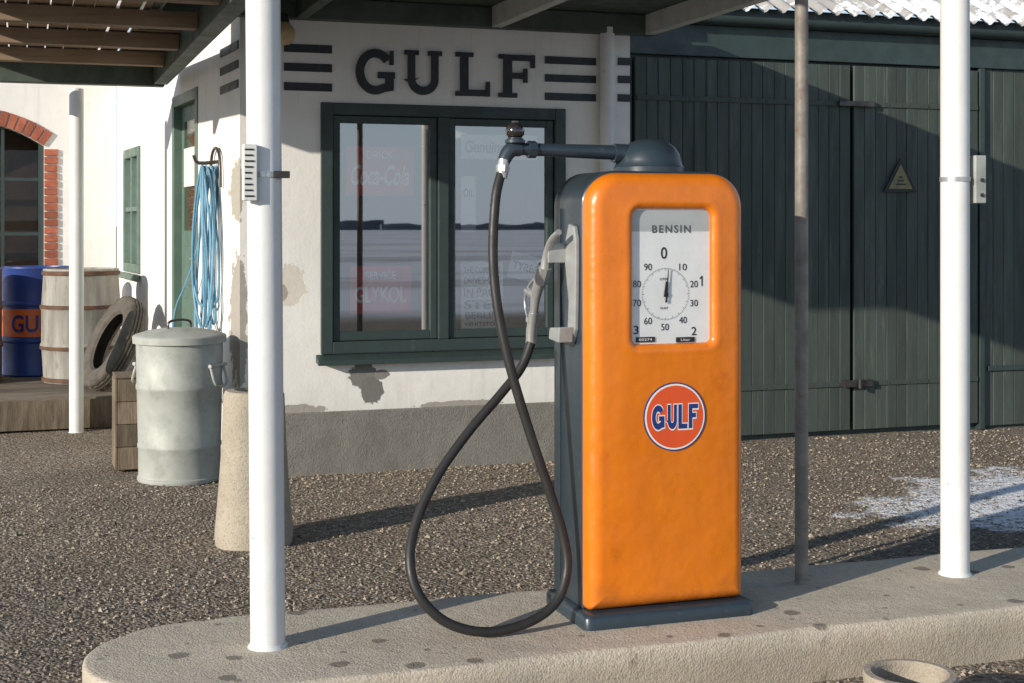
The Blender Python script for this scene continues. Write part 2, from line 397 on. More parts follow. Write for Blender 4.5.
# ---- block letters (unit height)
def ribbon(path, w):
    L = []; R = []
    for i, p in enumerate(path):
        p = Vector(p); a = Vector(path[max(i-1, 0)]); c = Vector(path[min(i+1, len(path)-1)])
        d1 = (p-a).normalized() if i > 0 else (c-p).normalized()
        d2 = (c-p).normalized() if i < len(path)-1 else d1
        n1 = Vector((-d1.y, d1.x)); n2 = Vector((-d2.y, d2.x)); m = (n1+n2).normalized()
        k = 1/max(.45, m.dot(n1))
        L.append(p+m*w/2*k); R.append(p-m*w/2*k)
    return [tuple(q) for q in L]+[tuple(q) for q in reversed(R)]
def arc(cx, cy, rx, ry, a0, a1, n=20):
    return [(cx+rx*math.cos(math.radians(a0+(a1-a0)*k/n)), cy+ry*math.sin(math.radians(a0+(a1-a0)*k/n))) for k in range(n+1)]
def letter(ch, w, serif=True, e=0.0):
    """list of polygons; e = outward growth for outlines"""
    w2 = w+2*e; out = []; sh = .10
    if ch == 'G':
        path = arc(.44, .5, .44-w/2, .5-w/2, 38, 300, 30)
        path += [(.76, .5-(.5-w/2)*.80), (.76, .43)]
        out.append(ribbon(path, w2))
        out.append([(.50-e, .36-e), (.88+e, .36-e), (.88+e, .36+w*.75+e), (.50-e, .36+w*.75+e)])
        if serif: out.append([(.76, .66), (.85, .66), (.85, .97), (.78, .97)])
    if ch == 'U':
        path = [(w/2+.04, 1+e), (w/2+.04, .36)]+arc(.44, .36, .40-w/2, .36-w/2, 180, 360, 16)+[(.84-w/2, 1+e)]
        out.append(ribbon(path, w2))
        if serif:
            out.append([(-.05, 1-sh), (.32, 1-sh), (.32, 1.004), (-.05, 1.004)]); out.append([(.57, 1-sh), (.93, 1-sh), (.93, 1.004), (.57, 1.004)])
    if ch == 'L':
        out.append([(.08-e, -e), (.74+e, -e), (.74+e, w*.8+e), (.08+w+e, w*.8+e), (.08+w+e, 1+e), (.08-e, 1+e)])
        if serif:
            out.append([(-.03, 1-sh), (.38, 1-sh), (.38, 1.004), (-.03, 1.004)]); out.append([(-.03, -.004), (.1, -.004), (.1, sh), (-.03, sh)])
            out.append([(.67, -.004), (.77, -.004), (.77, .34), (.69, .34)])
    if ch == 'F':
        b_ = w*.75
        out.append([(.08-e, -e), (.08+w+e, -e), (.08+w+e, .44-e), (.6+e, .44-e), (.6+e, .44+b_+e), (.08+w+e, .44+b_+e), (.08+w+e, 1-b_-e), (.76+e, 1-b_-e), (.76+e, 1+e), (.08-e, 1+e)])
        if serif:
            out.append([(-.03, 1-sh), (.1, 1-sh), (.1, 1.004), (-.03, 1.004)]); out.append([(-.03, -.004), (.38, -.004), (.38, sh), (-.03, sh)])
            out.append([(.69, .70), (.78, .70), (.78, 1.004), (.69, 1.004)]); out.append([(.53, .35), (.61, .35), (.61, .68), (.53, .68)])
    return out

# ================================================================== SETTING
def gz(x, y):
    t = min(1, max(0, (-3.7-y)/.7)); z = -.055*t*t*(3-2*t)
    if -8 < x < 8 and -9 < y < 6:
        z += .010*math.sin(x*1.7+y*.9)*math.sin(y*1.3-x*.6)+.004*math.sin(x*6.1+1)*math.sin(y*5.3)
    return z
def axis(a, b, step, far):
    l = []; v = a
    while v <= b+1e-6: l.append(v); v += step
    return [-q for q in reversed(far)]+l+far
xs = axis(-9, 9, .25, [12, 20, 45, 120, 400, 1500]); ys = axis(-9, 9, .25, [12, 20, 45, 120, 400, 1500])
g = B(); nx = len(xs)
g.v = [Vector((x, y, gz(x, y))) for y in ys for x in xs]
g.f = [[j*nx+i, j*nx+i+1, (j+1)*nx+i+1, (j+1)*nx+i] for j in range(len(ys)-1) for i in range(nx-1)]; g.mi = [0]*len(g.f)
g.make('ground', 'ground', smooth=60, kind='structure', label='gravel yard with a thawing snow patch', origin=(0, 0, 0))

st = B()
for i in range(36000):
    y = random.uniform(-5.6, .0); x = random.uniform(-3.6, 4.6)
    if -4.38 < y < -3.57 and x > -2.75: continue
    if x > -1.8 and y > -.03: continue
    if ((x-3.1)/1.5)**2+((y+2.25)/.8)**2 < 1 and random.random() < .75: continue
    r = random.choice((.004, .005, .006, .007, .008, .011))*random.uniform(.7, 1.3)
    if random.random() < .012: r *= 1.8
    z = gz(x, y)+r*.25; a = random.random()*6.28; ca, sa = math.cos(a), math.sin(a); k = random.uniform(.6, 1)
    o = [(r, 0, 0), (0, r*k, 0), (-r*.9, r*.2, 0), (r*.1, -r*k, 0), (r*.15, .1*r, r*.75), (0, 0, -r*.5)]
    o = [(x+p[0]*ca-p[1]*sa, y+p[0]*sa+p[1]*ca, z+p[2]) for p in o]
    st.add(o, [(0, 1, 4), (1, 2, 4), (2, 3, 4), (3, 0, 4)])
for i in range(420):   # debris swept up against the wall foot
    x = random.uniform(-1.6, 5); y = (-.05 if x < .83 else .24)-abs(random.gauss(0, .12)); r = random.uniform(.006, .018)
    z = gz(x, y)+r*.2; a = random.random()*6.28; ca, sa = math.cos(a), math.sin(a); k = random.uniform(.5, 1)
    o = [(r, 0, 0), (0, r*k, 0), (-r*.9, r*.2, 0), (r*.1, -r*k, 0), (r*.15, .1*r, r*.62)]
    st.add([(x+p[0]*ca-p[1]*sa, y+p[0]*sa+p[1]*ca, z+p[2]) for p in o], [(0, 1, 4), (1, 2, 4), (2, 3, 4), (3, 0, 4)])
st.make('gravel', 'stone', kind='stuff', label='loose grey brown gravel stones')

# distant tree line across the fields
q = B(); x = -900
while x < 900:
    w_ = random.uniform(6, 16); h_ = random.uniform(1.2, 3.0); yy = -420+random.uniform(-8, 8)
    n_ = 6; P = [(x-w_, 0)]+[(x-w_+2*w_*k/n_, h_*random.uniform(.75, 1.1)) for k in range(n_+1)]+[(x+w_, 0)]
    q.prism(P, yy, yy+2); x += random.uniform(6, 12)
q.make('tree_line', 'trees', None, label='distant low hazy trees across snowy fields', category='trees', kind='stuff')

# pump island
isl = B(); pts = []
for k in range(41):
    t = math.radians(90+180*k/40); pts.append((-2.40+.42*math.cos(t), -3.975+.405*math.sin(t)))
N1 = 120
pts += [(-2.33+(6+2.33)*q/N1, -4.385+.006*math.sin(q*.5)) for q in range(0, N1+1)]
pts += [(6-(6+2.33)*q/N1, -3.565+.006*math.sin(q*.6)) for q in range(0, N1+1)]
chip = []; c_ = 0
for k in range(len(pts)):
    if random.random() < .10: c_ = random.uniform(.004, .014)
    elif random.random() < .5: c_ *= .3
    chip.append(c_+random.uniform(0, .002))
def inset(ps, i, cf=0):
    out = []
    for k, (x, y) in enumerate(ps):
        ii = i+cf*chip[k]
        if x < -2.40:
            dx, dy = x+2.40, y+3.975; l = math.hypot(dx, dy); out.append((-2.40+dx*(l-ii)/l, -3.975+dy*(l-ii)/l))
        else: out.append((x, y+ii if y < -3.975 else y-ii))
    return out
H = .14; Ls = []
for i, z, cf in ((0.0, -.15, 0), (0, 0, 0), (0, H-.016, .2), (.002, H-.007, .9), (.006, H-.002, 1.2), (.013, H, 1.2), (.05, H, 0)):
    Ls.append([(x, y, z) for x, y in inset(pts, i, cf)])
isl.loops(Ls, False, True)
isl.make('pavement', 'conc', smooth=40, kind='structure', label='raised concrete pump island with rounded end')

# ================================================================== STATION BUILDING
bld = empty('station_building', (-.5, 2.6, 0), 'white plastered service station building with green window', 'building')
WX0, WX1, WZ0, WZ1 = -1.235, .345, .76, 2.28
sdir = Vector((-.4, 5.28, 0)).normalized(); snor = Vector((sdir.y, -sdir.x, 0))
def smap(q):
    return Vector((-1.75, .002, 0))+sdir*q.x+snor*q.y+Vector((0, 0, q.z))
b = B(); wall_panel(b, (-1.75, .83), (-.1, 3.0), [(WX0, WX1, WZ0, WZ1)], 0, .28); b.make('wall', 'plaster', bld)
b = B(); wall_panel(b, (.0, 5.3), (-.1, 3.0), [(1.31, 2.29, .25, 2.5), (3.86, 4.76, 1.12, 2.22)], 0.0, .25, smap)
for v in b.v:
    if v.y < .28 and v.x > -1.6: v.y = .282
b.make('wall', 'plaster', bld)
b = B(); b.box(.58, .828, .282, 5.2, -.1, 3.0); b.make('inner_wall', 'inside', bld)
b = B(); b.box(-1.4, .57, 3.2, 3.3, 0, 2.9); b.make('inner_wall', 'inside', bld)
b = B(); b.box(-1.7, .57, .29, 3.2, .2, .22); b.make('floor', 'inside', bld)
b = B(); b.box(-1.775, .829, -.016, -.0015, -.1, .385); b.make('plinth', 'plinth', bld, bevel=.006)
b = B()
b.add([(-2.4, -.0, 3.004), (.95, -.0, 3.004), (.95, 5.5, 3.9), (-2.4, 5.5, 3.9), (-2.4, 0, 3.08), (.95, 0, 3.08), (.95, 5.5, 3.98), (-2.4, 5.5, 3.98)],
      [(0, 3, 2, 1), (4, 5, 6, 7), (0, 1, 5, 4), (1, 2, 6, 5), (2, 3, 7, 6), (3, 0, 4, 7)])
b.make('roof', 'roof', bld)
def frame_ring(b, x0, x1, z0, z1, t, y0, y1, tb=None):
    tb = tb or t
    b.box(x0, x0+t, y0, y1, z0, z1); b.box(x1-t, x1, y0, y1, z0, z1)
    b.box(x0+t, x1-t, y0+.001, y1, z1-t, z1-.0005); b.box(x0+t, x1-t, y0+.001, y1, z0+.0005, z0+tb)
w = B(); frame_ring(w, WX0-.02, WX1+.02, WZ0-.02, WZ1+.02, .075, -.022, .12)
mx = PY(443, 200, 0).x
w.box(mx-.035, mx+.035, -.018, .11, WZ0+.055, WZ1-.055)
win = w.make('window', 'green', bld, bevel=.005, label='two pane dark green timber window')
for i, (a, c) in enumerate(((WX0+.055, mx-.035), (mx+.035, WX1-.055))):
    s_ = B(); frame_ring(s_, a+.004, c-.004, WZ0+.058, WZ1-.058, .045, .002, .05, .055); s_.make('sash', 'green', win, bevel=.004)
    gl = B(); gl.add([(a+.04, .03, WZ0+.1), (c-.04, .03, WZ0+.1), (c-.04, .03, WZ1-.09), (a+.04, .03, WZ1-.09)], [(0, 1, 2, 3)]); gl.make('glass', 'glass', win)
sl = B(); sl.add([(WX0-.05, -.09, WZ0-.085), (WX1+.05, -.09, WZ0-.085), (WX1+.05, -.0, WZ0-.07), (WX0-.05, -.0, WZ0-.07),
                  (WX0-.05, -.09, WZ0-.055), (WX1+.05, -.09, WZ0-.055), (WX1+.05, .0, WZ0-.021), (WX0-.05, .0, WZ0-.021)],
                 [(0, 3, 2, 1), (4, 5, 6, 7), (0, 1, 5, 4), (1, 2, 6, 5), (2, 3, 7, 6), (3, 0, 4, 7)])
sl.make('sill', 'green', win, bevel=.004)
# door on side wall
d = B()
def sbox(b, a0, a1, t0, t1, z0, z1):
    o = len(b.v); b.box(a0, a1, t0, t1, z0, z1)
    for i in range(o, len(b.v)): b.v[i] = smap(b.v[i])
sbox(d, 1.39, 2.21, .05, .09, .26, 2.42)
for z0, z1 in ((.4, 1.0), (1.1, 1.38)):
    sbox(d, 1.52, 2.08, .038, .052, z0, z1)
door = d.make('door', 'greenl', bld, bevel=.006, label='green panelled side door with glass')
d = B(); sbox(d, 1.31, 1.39, -.01, .12, .25, 2.5); sbox(d, 2.21, 2.29, -.01, .12, .25, 2.5); sbox(d, 1.39, 2.21, -.009, .12, 2.42, 2.5); d.make('frame', 'greenl', door, bevel=.004)
d = B(); sbox(d, 1.53, 2.07, .042, .0495, 1.5, 2.3); d.make('glass', 'dglass', door)
d = B(); sbox(d, 1.60, 2.0, .028, .036, 1.82, 2.10); d.make('notice', 'logowhite', door)
d = B(); d.tube([smap(Vector((1.46, .05, 1.3))), smap(Vector((1.46, .0, 1.3))), smap(Vector((1.56, -.005, 1.3)))], .009, 8); d.make('handle', 'alu', door)
# small side window
d = B(); sbox(d, 3.86, 4.76, -.02, .10, 1.12, 1.2); sbox(d, 3.86, 4.76, -.02, .10, 2.14, 2.22)
sbox(d, 3.86, 3.94, -.021, .10, 1.2, 2.14); sbox(d, 4.68, 4.76, -.021, .10, 1.2, 2.14); sbox(d, 4.28, 4.34, -.015, .09, 1.2, 2.14); sbox(d, 3.94, 4.68, -.012, .09, 1.66, 1.70)
w2 = d.make('window', 'greenl', bld, bevel=.004, label='small green side window')
d = B(); sbox(d, 3.94, 4.68, .04, .045, 1.2, 2.14); d.make('glass', 'glass', w2)
d = B(); sbox(d, 3.82, 4.80, -.06, -.022, 1.06, 1.115); d.make('sill', 'greenl', w2, bevel=.004)
def stripe(p0, p1, yt, yb):
    a = PY(p0, yt, -.006); c = PY(p1, yt, -.006); z0 = PY(p0, yb, -.006).z
    q = B(); q.box(a.x, c.x, -.008, -.001, z0, a.z); q.make('stripe', 'sign', bld)
for yt in (43.5, 62.5, 82): stripe(284, 332, yt, yt+8.2)
for yt in (56, 74, 92.5): stripe(545, 596, yt, yt+7.5); stripe(618, 630, yt+1.5, yt+9)
for z in (2.666, 2.548, 2.428):
    q = B(); sbox(q, .03, .55, -.008, -.001, z-.05, z); q.make('stripe', 'sign', bld)
q = B(); p = PY(607, 100, -.05); q.cyl((p.x, -.055, 0.0), (p.x, -.055, 2.84), .05, n=24)
for z in (.9, 2.2): q.cyl((p.x, -.055, z), (p.x, -.055, z+.03), .054, n=24)
q.make('downpipe', 'whitep', bld, smooth=40)
q = B(); c = PY(283, 34, -.12); q.lathe(c.x, -.12, [(.001, -.07), (.04, -.062), (.07, -.03), (.078, 0), (.07, .03), (.045, .06), (.035, .075)], 20, c.z)
wl = q.make('wall_lamp', 'globe', None, smooth=60, label='small cream globe lamp on the white wall', category='lamp')
q = B(); q.cyl((c.x, -.12, c.z+.07), (c.x, -.12, c.z+.12), .04, .03, 16); q.tube([(c.x, -.12, c.z+.11), (c.x, -.06, c.z+.13), (c.x, -.003, c.z+.10)], .012, 8); q.make('bracket', 'brass', wl, smooth=40)

# letters sign
ws = empty('wall_sign', (-.45, -.02, 2.5), 'large black raised block letters above the window', 'sign')
for ch, xa, xb, yt, yb in (('G', 356, 395, 48, 95), ('U', 404, 442, 50, 95.5), ('L', 456, 490, 52, 96.5), ('F', 499, 535, 54, 98)):
    a = PY(xa, yt, -.02); c = PY(xb, yb, -.02); hgt = a.z-c.z; wid = c.x-a.x
    L = letter(ch, .185); mxx = max(p[0] for P in L for p in P); mnx = min(p[0] for P in L for p in P)
    q = B()
    for k, P in enumerate(L):
        q.prism([(a.x+(p[0]-mnx)/(mxx-mnx)*wid, c.z+p[1]*hgt) for p in P], -.022-.0009*k, -.002)
    q.make('letter_'+ch.lower(), 'sign', ws)

# posters behind the glass
def poster(x0, y0, x1, y1, mat, lines, label, tilt=0, yp=.034, tm='black'):
    a = PY(x0, y0, yp); c = PY(x1, y1, yp); q = B(); q.box(a.x, c.x, yp, yp+.004, c.z, a.z)
    q.cm = 1; W = c.x-a.x; Hh = a.z-c.z
    for (txt, fy, fw, fh, sh) in lines:
        q.text(txt, (a.x+c.x)/2, c.z+Hh*fy, W*fw, Hh*fh, yp-.0008, .0008, sh, .02)
    ob = q.make('poster', [mat, tm], None, label=label, category='poster')
    if tilt: ob.rotation_euler[1] = tilt
    return ob
poster(346, 146, 414, 196, 'posterr', [('DRICK', .83, .4, .17, 0), ('Coca-Cola', .42, .86, .42, .35)], 'faded red drink sign hanging behind the window glass', tm='logowhite')
poster(350, 266, 411, 313, 'posterr', [('SERVICE', .8, .5, .16, 0), ('GLYKOL', .4, .84, .34, 0)], 'faded red antifreeze sign behind the window glass', tm='logowhite')
poster(461, 134, 537, 160, 'posterw', [('Genuine Parts', .5, .9, .5, .2)], 'pale lettered strip behind the window glass')
poster(461, 262, 503, 328, 'posterw', [('THE COMPLETE', .88, .86, .09, 0), ('DRIVESHAFT', .72, .86, .11, 0), ('IN PACE', .54, .86, .14, 0), ('STEP', .36, .86, .14, 0), ('BERLIN', .2, .8, .1, 0), ('WHITSTON', .07, .86, .06, 0)], 'printed paper poster behind the window glass')
poster(506, 254, 538, 280, 'posterw', [('TYRES', .5, .8, .3, 0)], 'small tilted paper card behind the glass', tilt=.25, yp=.05)
poster(461, 176, 476, 232, 'posterw', [('OIL', .7, .7, .15, 0)], 'narrow paper notice behind the window glass', yp=.04)

# rear annex with arched brick window
anx = empty('annex_building', (-3.5, 5.5, 0), 'white annex wall with arched brick window', 'building')
ax0, ax1 = -4.15, PY(44, 200, 5.28).x
az0 = PY(20, 262, 5.28).z-.25; azs = PY(40, 146, 5.28).z; azt = PY(5, 122, 5.28).z
q = B(); wall_panel(q, (-6.5, -2.16), (-.1, 3.6), [(ax0, ax1, az0, azt)], 5.29, 5.55); q.make('wall', 'plaster', anx)
axc = (ax0+ax1)/2; hw = (ax1-ax0)/2
q = B(); bw = .125
zb = az0
while zb < azs-.03:
    for xx in (ax0-bw, ax1):
        off = random.uniform(-.004, .004); q.box(xx+.002, xx+bw-.002+off, 5.268, 5.30, zb, min(zb+.062, azs))
    zb += .073
rise = azt-azs; R = (hw*hw+rise*rise)/(2*rise); th = math.asin(hw/R); nb = 19; cz_ = azt-R
for k in range(nb):
    a0 = -th+2*th*k/nb+.006; a1 = -th+2*th*(k+1)/nb-.006
    P = [(axc+(R)*math.sin(a0), cz_+R*math.cos(a0)), (axc+R*math.sin(a1), cz_+R*math.cos(a1)), (axc+(R+.14)*math.sin(a1), cz_+(R+.14)*math.cos(a1)), (axc+(R+.14)*math.sin(a0), cz_+(R+.14)*math.cos(a0))]
    q.prism(P, 5.266, 5.30)
q.make('brick_surround', 'brick', anx, bevel=.003, bseg=1)
for sgn in (-1, 1):
    q = B()
    arcp = [(axc+sgn*R*math.sin(th*k/10), cz_+R*math.cos(th*k/10)) for k in range(11)]
    q.prism(arcp+[(axc+sgn*hw, azt)], 5.292, 5.5); q.make('spandrel', 'plaster', anx)
q = B(); frame_ring(q, ax0, ax1, az0, azt, .05, 5.36, 5.42)
q.box(axc-.02, axc+.02, 5.362, 5.41, az0+.05, azt-.05); q.box(ax1-.38, ax1-.35, 5.363, 5.41, az0+.05, azt-.05)
for f in (.33, .66): q.box(ax0+.05, ax1-.05, 5.364, 5.41, az0+(azt-az0)*f-.015, az0+(azt-az0)*f+.015)
wn = q.make('window', 'green', anx)
q = B(); q.add([(ax0, 5.39, az0), (ax1, 5.39, az0), (ax1, 5.39, azt), (ax0, 5.39, azt)], [(0, 1, 2, 3)]); q.make('glass', 'dglass', wn)
q = B(); q.box(-6.4, -2.2, 5.7, 5.8, 0, 3.5); q.make('inner_wall', 'brownin', anx)
q = B(); q.box(-6.6, -2.1, 5.15, 6.7, 3.604, 3.7); q.make('roof', 'roof', anx)

# ================================================================== CANOPY
can = empty('canopy', (-.7, -2, 2.8), 'flat timber canopy with dark boards over the pump island', 'canopy')
q = B(); y = -4.55
while y < -.13:
    q.box(-2.3, .98, y, y+.128, 2.935, 2.955); y += .132
q.make('roof', 'beam', can)
q = B(); q.box(-2.3, .98, -4.55, -.004, 2.957, 2.985); q.make('roof_covering', 'roof', can)
q = B(); q.box(-2.345, -2.303, -4.55, -.004, 2.70, 2.99); q.make('fascia', 'beam', can)  # left edge board added to block sun leaking between canopy and lean-to
def rx(px, py): return PY(px, py, -.1).x
for xr, m in ((rx(302, 22), 'beam'), (rx(497, 27), 'pale'), (.93, 'pale'), (-2.26, 'beam')):
    q = B(); q.box(xr-.035, xr+.035, -4.5, -.102, 2.80, 2.933); q.make('rafter', m, can, bevel=.004)
q = B(); q.box(-2.3, .98, -.10, -.004, 2.80, 2.93); q.make('beam', 'beam', can, bevel=.004)
q = B(); q.box(-2.30, 1.0, -4.05, -3.90, 2.68, 2.797); q.make('beam', 'beam', can, bevel=.004)
# lean-to roof beside the station
ln = empty('lean_to_roof', (-2.7, 0, 2.6), 'open timber lean-to roof with brown joists', 'roof')
q = B(); q.box(-3.30, -2.02, 1.90, 2.02, 2.55, 2.69); q.make('beam', 'beam', ln, bevel=.004)
q = B(); q.box(-2.1, -2.0, -3.8, 1.895, 2.56, 2.698); q.make('beam', 'beam', ln, bevel=.004)
for yj in (1.05, .1, -.85, -1.8):
    q = B(); q.box(-3.28, -2.103, yj-.045, yj+.045, 2.60, 2.69); q.make('joist', 'wood', ln, bevel=.004)
q = B(); x = -3.3
while x < -2.47:
    q.box(x, x+.105, -2.3, 1.98, 2.699, 2.715); x += random.choice((.108, .110, .114, .125))
q.box(x, -2.35, -2.3, 1.98, 2.699, 2.715); q.box(-2.346, -2.0, .0, 1.98, 2.699, 2.715)
q.make('roof_boards', 'wood', ln)

def post(px, pyb, z0, r, mat, top, label, lean=0, group='posts holding up the canopy'):
    p = PG(px, pyb, z0)
    q = B(); q.cyl((p.x, p.y, z0-.05), (p.x+lean, p.y, top), r, n=28)
    q.cyl((p.x, p.y, z0-.001), (p.x, p.y, z0+.012), r*1.18, r*1.05, n=28)
    ob = q.make('post', mat, None, smooth=40, label=label, category='post', group=group)
    return ob, p
po, pl = post(268, 646, .14, .0575, 'whitep', 2.678, 'thick white steel post on the pump island with a meter box', lean=-.02)
pr_o, pr_ = post(955, 574, .14, .057, 'whitep', 2.678, 'thick white steel post on the pump island with a strapped plate')
post(801.5, 583, .14, .026, 'darkp', 2.678, 'thin bare grey steel post on the pump island')
post(76.5, 433, 0, .052, 'whitep', 2.548, 'slim white post carrying the lean-to roof')
def clamp(ob, p, r, z, bx0, bx1, by0, by1, bz0, bz1, mat):
    q = B(); q.lathe(p.x, p.y, [(r, -.009), (r+.0035, -.009), (r+.0035, .009), (r, .009)], 28, z); q.make('strap', 'alu', ob, smooth=40)
    q = B(); q.box(p.x+bx0, p.x+bx1, p.y+by0, p.y+by1, bz0, bz1); return q.make('plate', mat, ob, bevel=.003)
pq = Vector((pl.x-.012, pl.y, 0))
clamp(po, pq, .0578, 1.54+50/FP*4.75, -.080, -.035, -.078, -.038, 1.54+24/FP*4.7, 1.54+80/FP*4.7, 'posterw')
for i in range(9):
    q = B(); z = 1.632+i*.019; q.box(pq.x-.076, pq.x-.045+random.uniform(-.015, 0), pq.y-.0805, pq.y-.0785, z, z+.005); q.make('printed_line', 'black', po)
q = B(); q.box(pq.x+.02, pq.x+.075, pq.y-.060, pq.y-.030, 1.695, 1.718); q.make('buckle', 'brass', po, bevel=.002)
clamp(pr_o, pr_, .0572, 1.54+46/FP*5.66, .062, .112, -.05, .05, 1.54+22/FP*5.66, 1.54+70/FP*5.66, 'galv')
for z in (1.66, 1.72):
    q = B(); q.cyl((pr_.x+.09, pr_.y-.056, z), (pr_.x+.09, pr_.y-.05, z), .008, n=10); q.make('bolt', 'brass', pr_o)

# ================================================================== SHED
shed = empty('shed', (4, 3, 0), 'long dark green boarded shed with corrugated roof', 'building')
YS = .3
xdoor = PY(976, 300, YS).x; xseam = PY(851, 300, YS).x
def planks(b, x0, x1, z0, z1, y0, y1, w=.095):
    x = x0
    while x < x1-.02:
        ww = min(w*random.uniform(.95, 1.05), x1-x); d = random.uniform(-.0015, .0015)
        b.box(x+.0014, x+ww-.0014, y0+d, y1, z0, z1); x += ww
q = B(); planks(q, xdoor+.06, 9, .02, 2.72, YS, YS+.03); q.make('wall', 'plank', shed, bevel=.003, bseg=1)
q = B(); planks(q, .835, .98, .0, 2.72, YS, YS+.03); q.make('wall', 'plank', shed, bevel=.003, bseg=1)
q = B(); q.box(.832, 9, YS+.032, YS+.12, -.1, 2.99); q.make('backing_wall', 'green', shed)
q = B(); q.box(8.9, 9, YS+.125, 6, -.1, 3); q.make('backing_wall', 'green', shed)
q = B(); q.box(.832, 9, YS-.03, YS+.03, 2.722, 2.94); q.make('lintel', 'green', shed, bevel=.004)
q = B(); q.box(.95, 9.1, YS-.045, YS+.028, 2.942, 3.075); q.make('fascia', 'green', shed, bevel=.004)
zb = .385; zt = 2.42
for i, (a, c) in enumerate(((.985, xseam-.006), (xseam+.006, xdoor))):
    q = B(); planks(q, a, c, .05, 2.70, YS-.03, YS-.002, .09); dr = q.make('door', 'plank', shed, bevel=.003, bseg=1)
    for z in (zb, zt):
        q = B(); q.box(a+.01, c-.01, YS-.041, YS-.034, z-.018, z+.018)
        for kx in range(6):
            xx = a+.12+(c-a-.24)*kx/5; q.cyl((xx, YS-.045, z), (xx, YS-.040, z), .007, n=8)
        q.make('hinge_strap', 'plank', dr, bevel=.002)
q = B(); q.box(xdoor+.01, xdoor+.055, YS-.035, YS+.03, .0, 2.72); q.make('door_frame', 'green', shed, bevel=.004)
q = B(); q.box(xdoor+.1, 8.9, YS-.018, YS-.005, zb+.05, zb+.09); q.make('rail', 'green', shed, bevel=.003)
q = B(); q.box(xseam-.10, xseam+.14, YS-.075, YS-.05, zb-.02, zb+.03); q.cyl((xseam+.02, YS-.09, zb-.03), (xseam+.02, YS-.09, zb+.04), .014); q.make('door_latch', 'brass', shed, bevel=.003)
q = B(); q.box(xseam-.14, xseam+.16, YS-.075, YS-.048, zt-.02, zt+.02); q.make('door_latch', 'brass', shed, bevel=.003)
q = B(); ga = []
for k in range(13):
    t = math.pi+math.pi*k/12; ga.append((math.cos(t)*.055, math.sin(t)*.055))
vs = [(x, YS-.10+a, 2.995+z) for x in (.99, 9.2) for a, z in ga]; n = len(ga)
q.add(vs, [(i, i+1, n+i+1, n+i) for i in range(n-1)]); q.make('gutter', 'green', shed, smooth=50)
q = B(); cols = int((9.3-.99)/.0182); nr = 12
for j in range(nr):
    yy = YS-.13+j*.45; zz = 3.06+j*.45*.5
    for i in range(cols+1):
        x = .99+i*.0182; q.v.append(Vector((x, yy, zz+.024*math.cos(2*math.pi*i/8)+.004*math.sin(x*3+j))))
for j in range(nr-1):
    for i in range(cols): q.f.append([j*(cols+1)+i, j*(cols+1)+i+1, (j+1)*(cols+1)+i+1, (j+1)*(cols+1)+i]); q.mi.append(0)
q.make('roof', 'roof', shed, smooth=60)
# triangular warning sign
a = PY(899, 158, YS-.04); l = PY(882, 192, YS-.04); r = PY(915, 193, YS-.04)
ts = B(); ts.prism([(a.x, a.z), (r.x, l.z), (l.x, l.z)], YS-.062, YS-.052)
tso = ts.make('warning_sign', 'black', None, label='small triangular warning sign on the shed doors', category='sign')
cx_, cz2 = (a.x+l.x+r.x)/3, (a.z+2*l.z)/3
q = B(); q.prism([(cx_+(px_-cx_)*.72, cz2+(pz_-cz2)*.72) for px_, pz_ in ((a.x, a.z), (r.x, l.z), (l.x, l.z))], YS-.0655, YS-.0625); q.make('face', 'yellow', tso)
for i, wd in enumerate((.028, .05, .075)):
    q = B(); z = cz2+.02-i*.026; q.box(cx_-wd/2*1.1, cx_+wd/2*1.1, YS-.0675, YS-.066, z, z+.011); q.make('printed_line', 'black', tso)

# ================================================================== GAS PUMP
F = -4.143; Z0 = .14
PX0, PX1 = -1.142, -.536; ZB, ZT = .192, 1.724; XC = (PX0+PX1)/2
pump = empty('fuel_pump', (XC, -3.96, Z0), 'vintage orange fuel pump with dial on the concrete island', 'fuel pump')
q = B(); Ls = []
for i, z in ((0, .1402), (0, .178), (.006, .187), (.018, .192), (.03, .194)):
    Ls.append([(x, y, z) for x, y in rr(PX0-.026, PX1+.026, F-.022, -3.752, .03, .03, i, 5)])
q.loops(Ls, False, True); q.make('base', 'navy', pump, smooth=50)
q = B(); Ls = []
for i, y in ((.012, F+.06), (.0, F+.072), (0, -3.80), (.008, -3.785), (.03, -3.778)):
    Ls.append([(x, y, z) for x, z in rr(PX0-.003, PX1+.003, ZB, ZT+.008, .125, .01, i, 12)])
q.loops(Ls, True, True); body = q.make('body', 'navy', pump, smooth=40, label='dark blue grey sheet metal body')
q = B(); q.box(PX0-.0065, PX0-.002, -3.868, -3.862, .21, 1.60); q.make('panel_seam', 'navy', body)
hx0, hx1, hz0, hz1 = -1.002, -.648, 1.095, 1.622
q = B(); Ls = []; rad = .052
outer = [(.0, F+.085)]+[(rad*(1-math.cos(math.radians(a_)))*1.0, F+rad*(1-math.sin(math.radians(a_)))) for a_ in (0, 15, 30, 45, 60, 75, 90)]
for i, y in outer: Ls.append([Vector((x, y, z)) for x, z in rr(PX0, PX1, ZB+.003, ZT, .12, .02, i, 12)])
q.loops(Ls)
Lh = []; rl = .026
for a_ in (90, 75, 60, 45, 30, 15, 0):
    i = rl*math.cos(math.radians(a_)); y = F-.003+rl*(1-math.sin(math.radians(a_)))
    Lh.append([Vector((x, y, z)) for x, z in rr(hx0, hx1, hz0, hz1, .055, .045, i, 12)])
lip2 = [Vector((x, F, z)) for x, z in rr(hx0, hx1, hz0, hz1, .055, .045, -.022, 12)]
lipm = [Vector((x, F-.002, z)) for x, z in rr(hx0, hx1, hz0, hz1, .055, .045, -.011, 12)]
q.loops([lip2, lipm]+Lh)
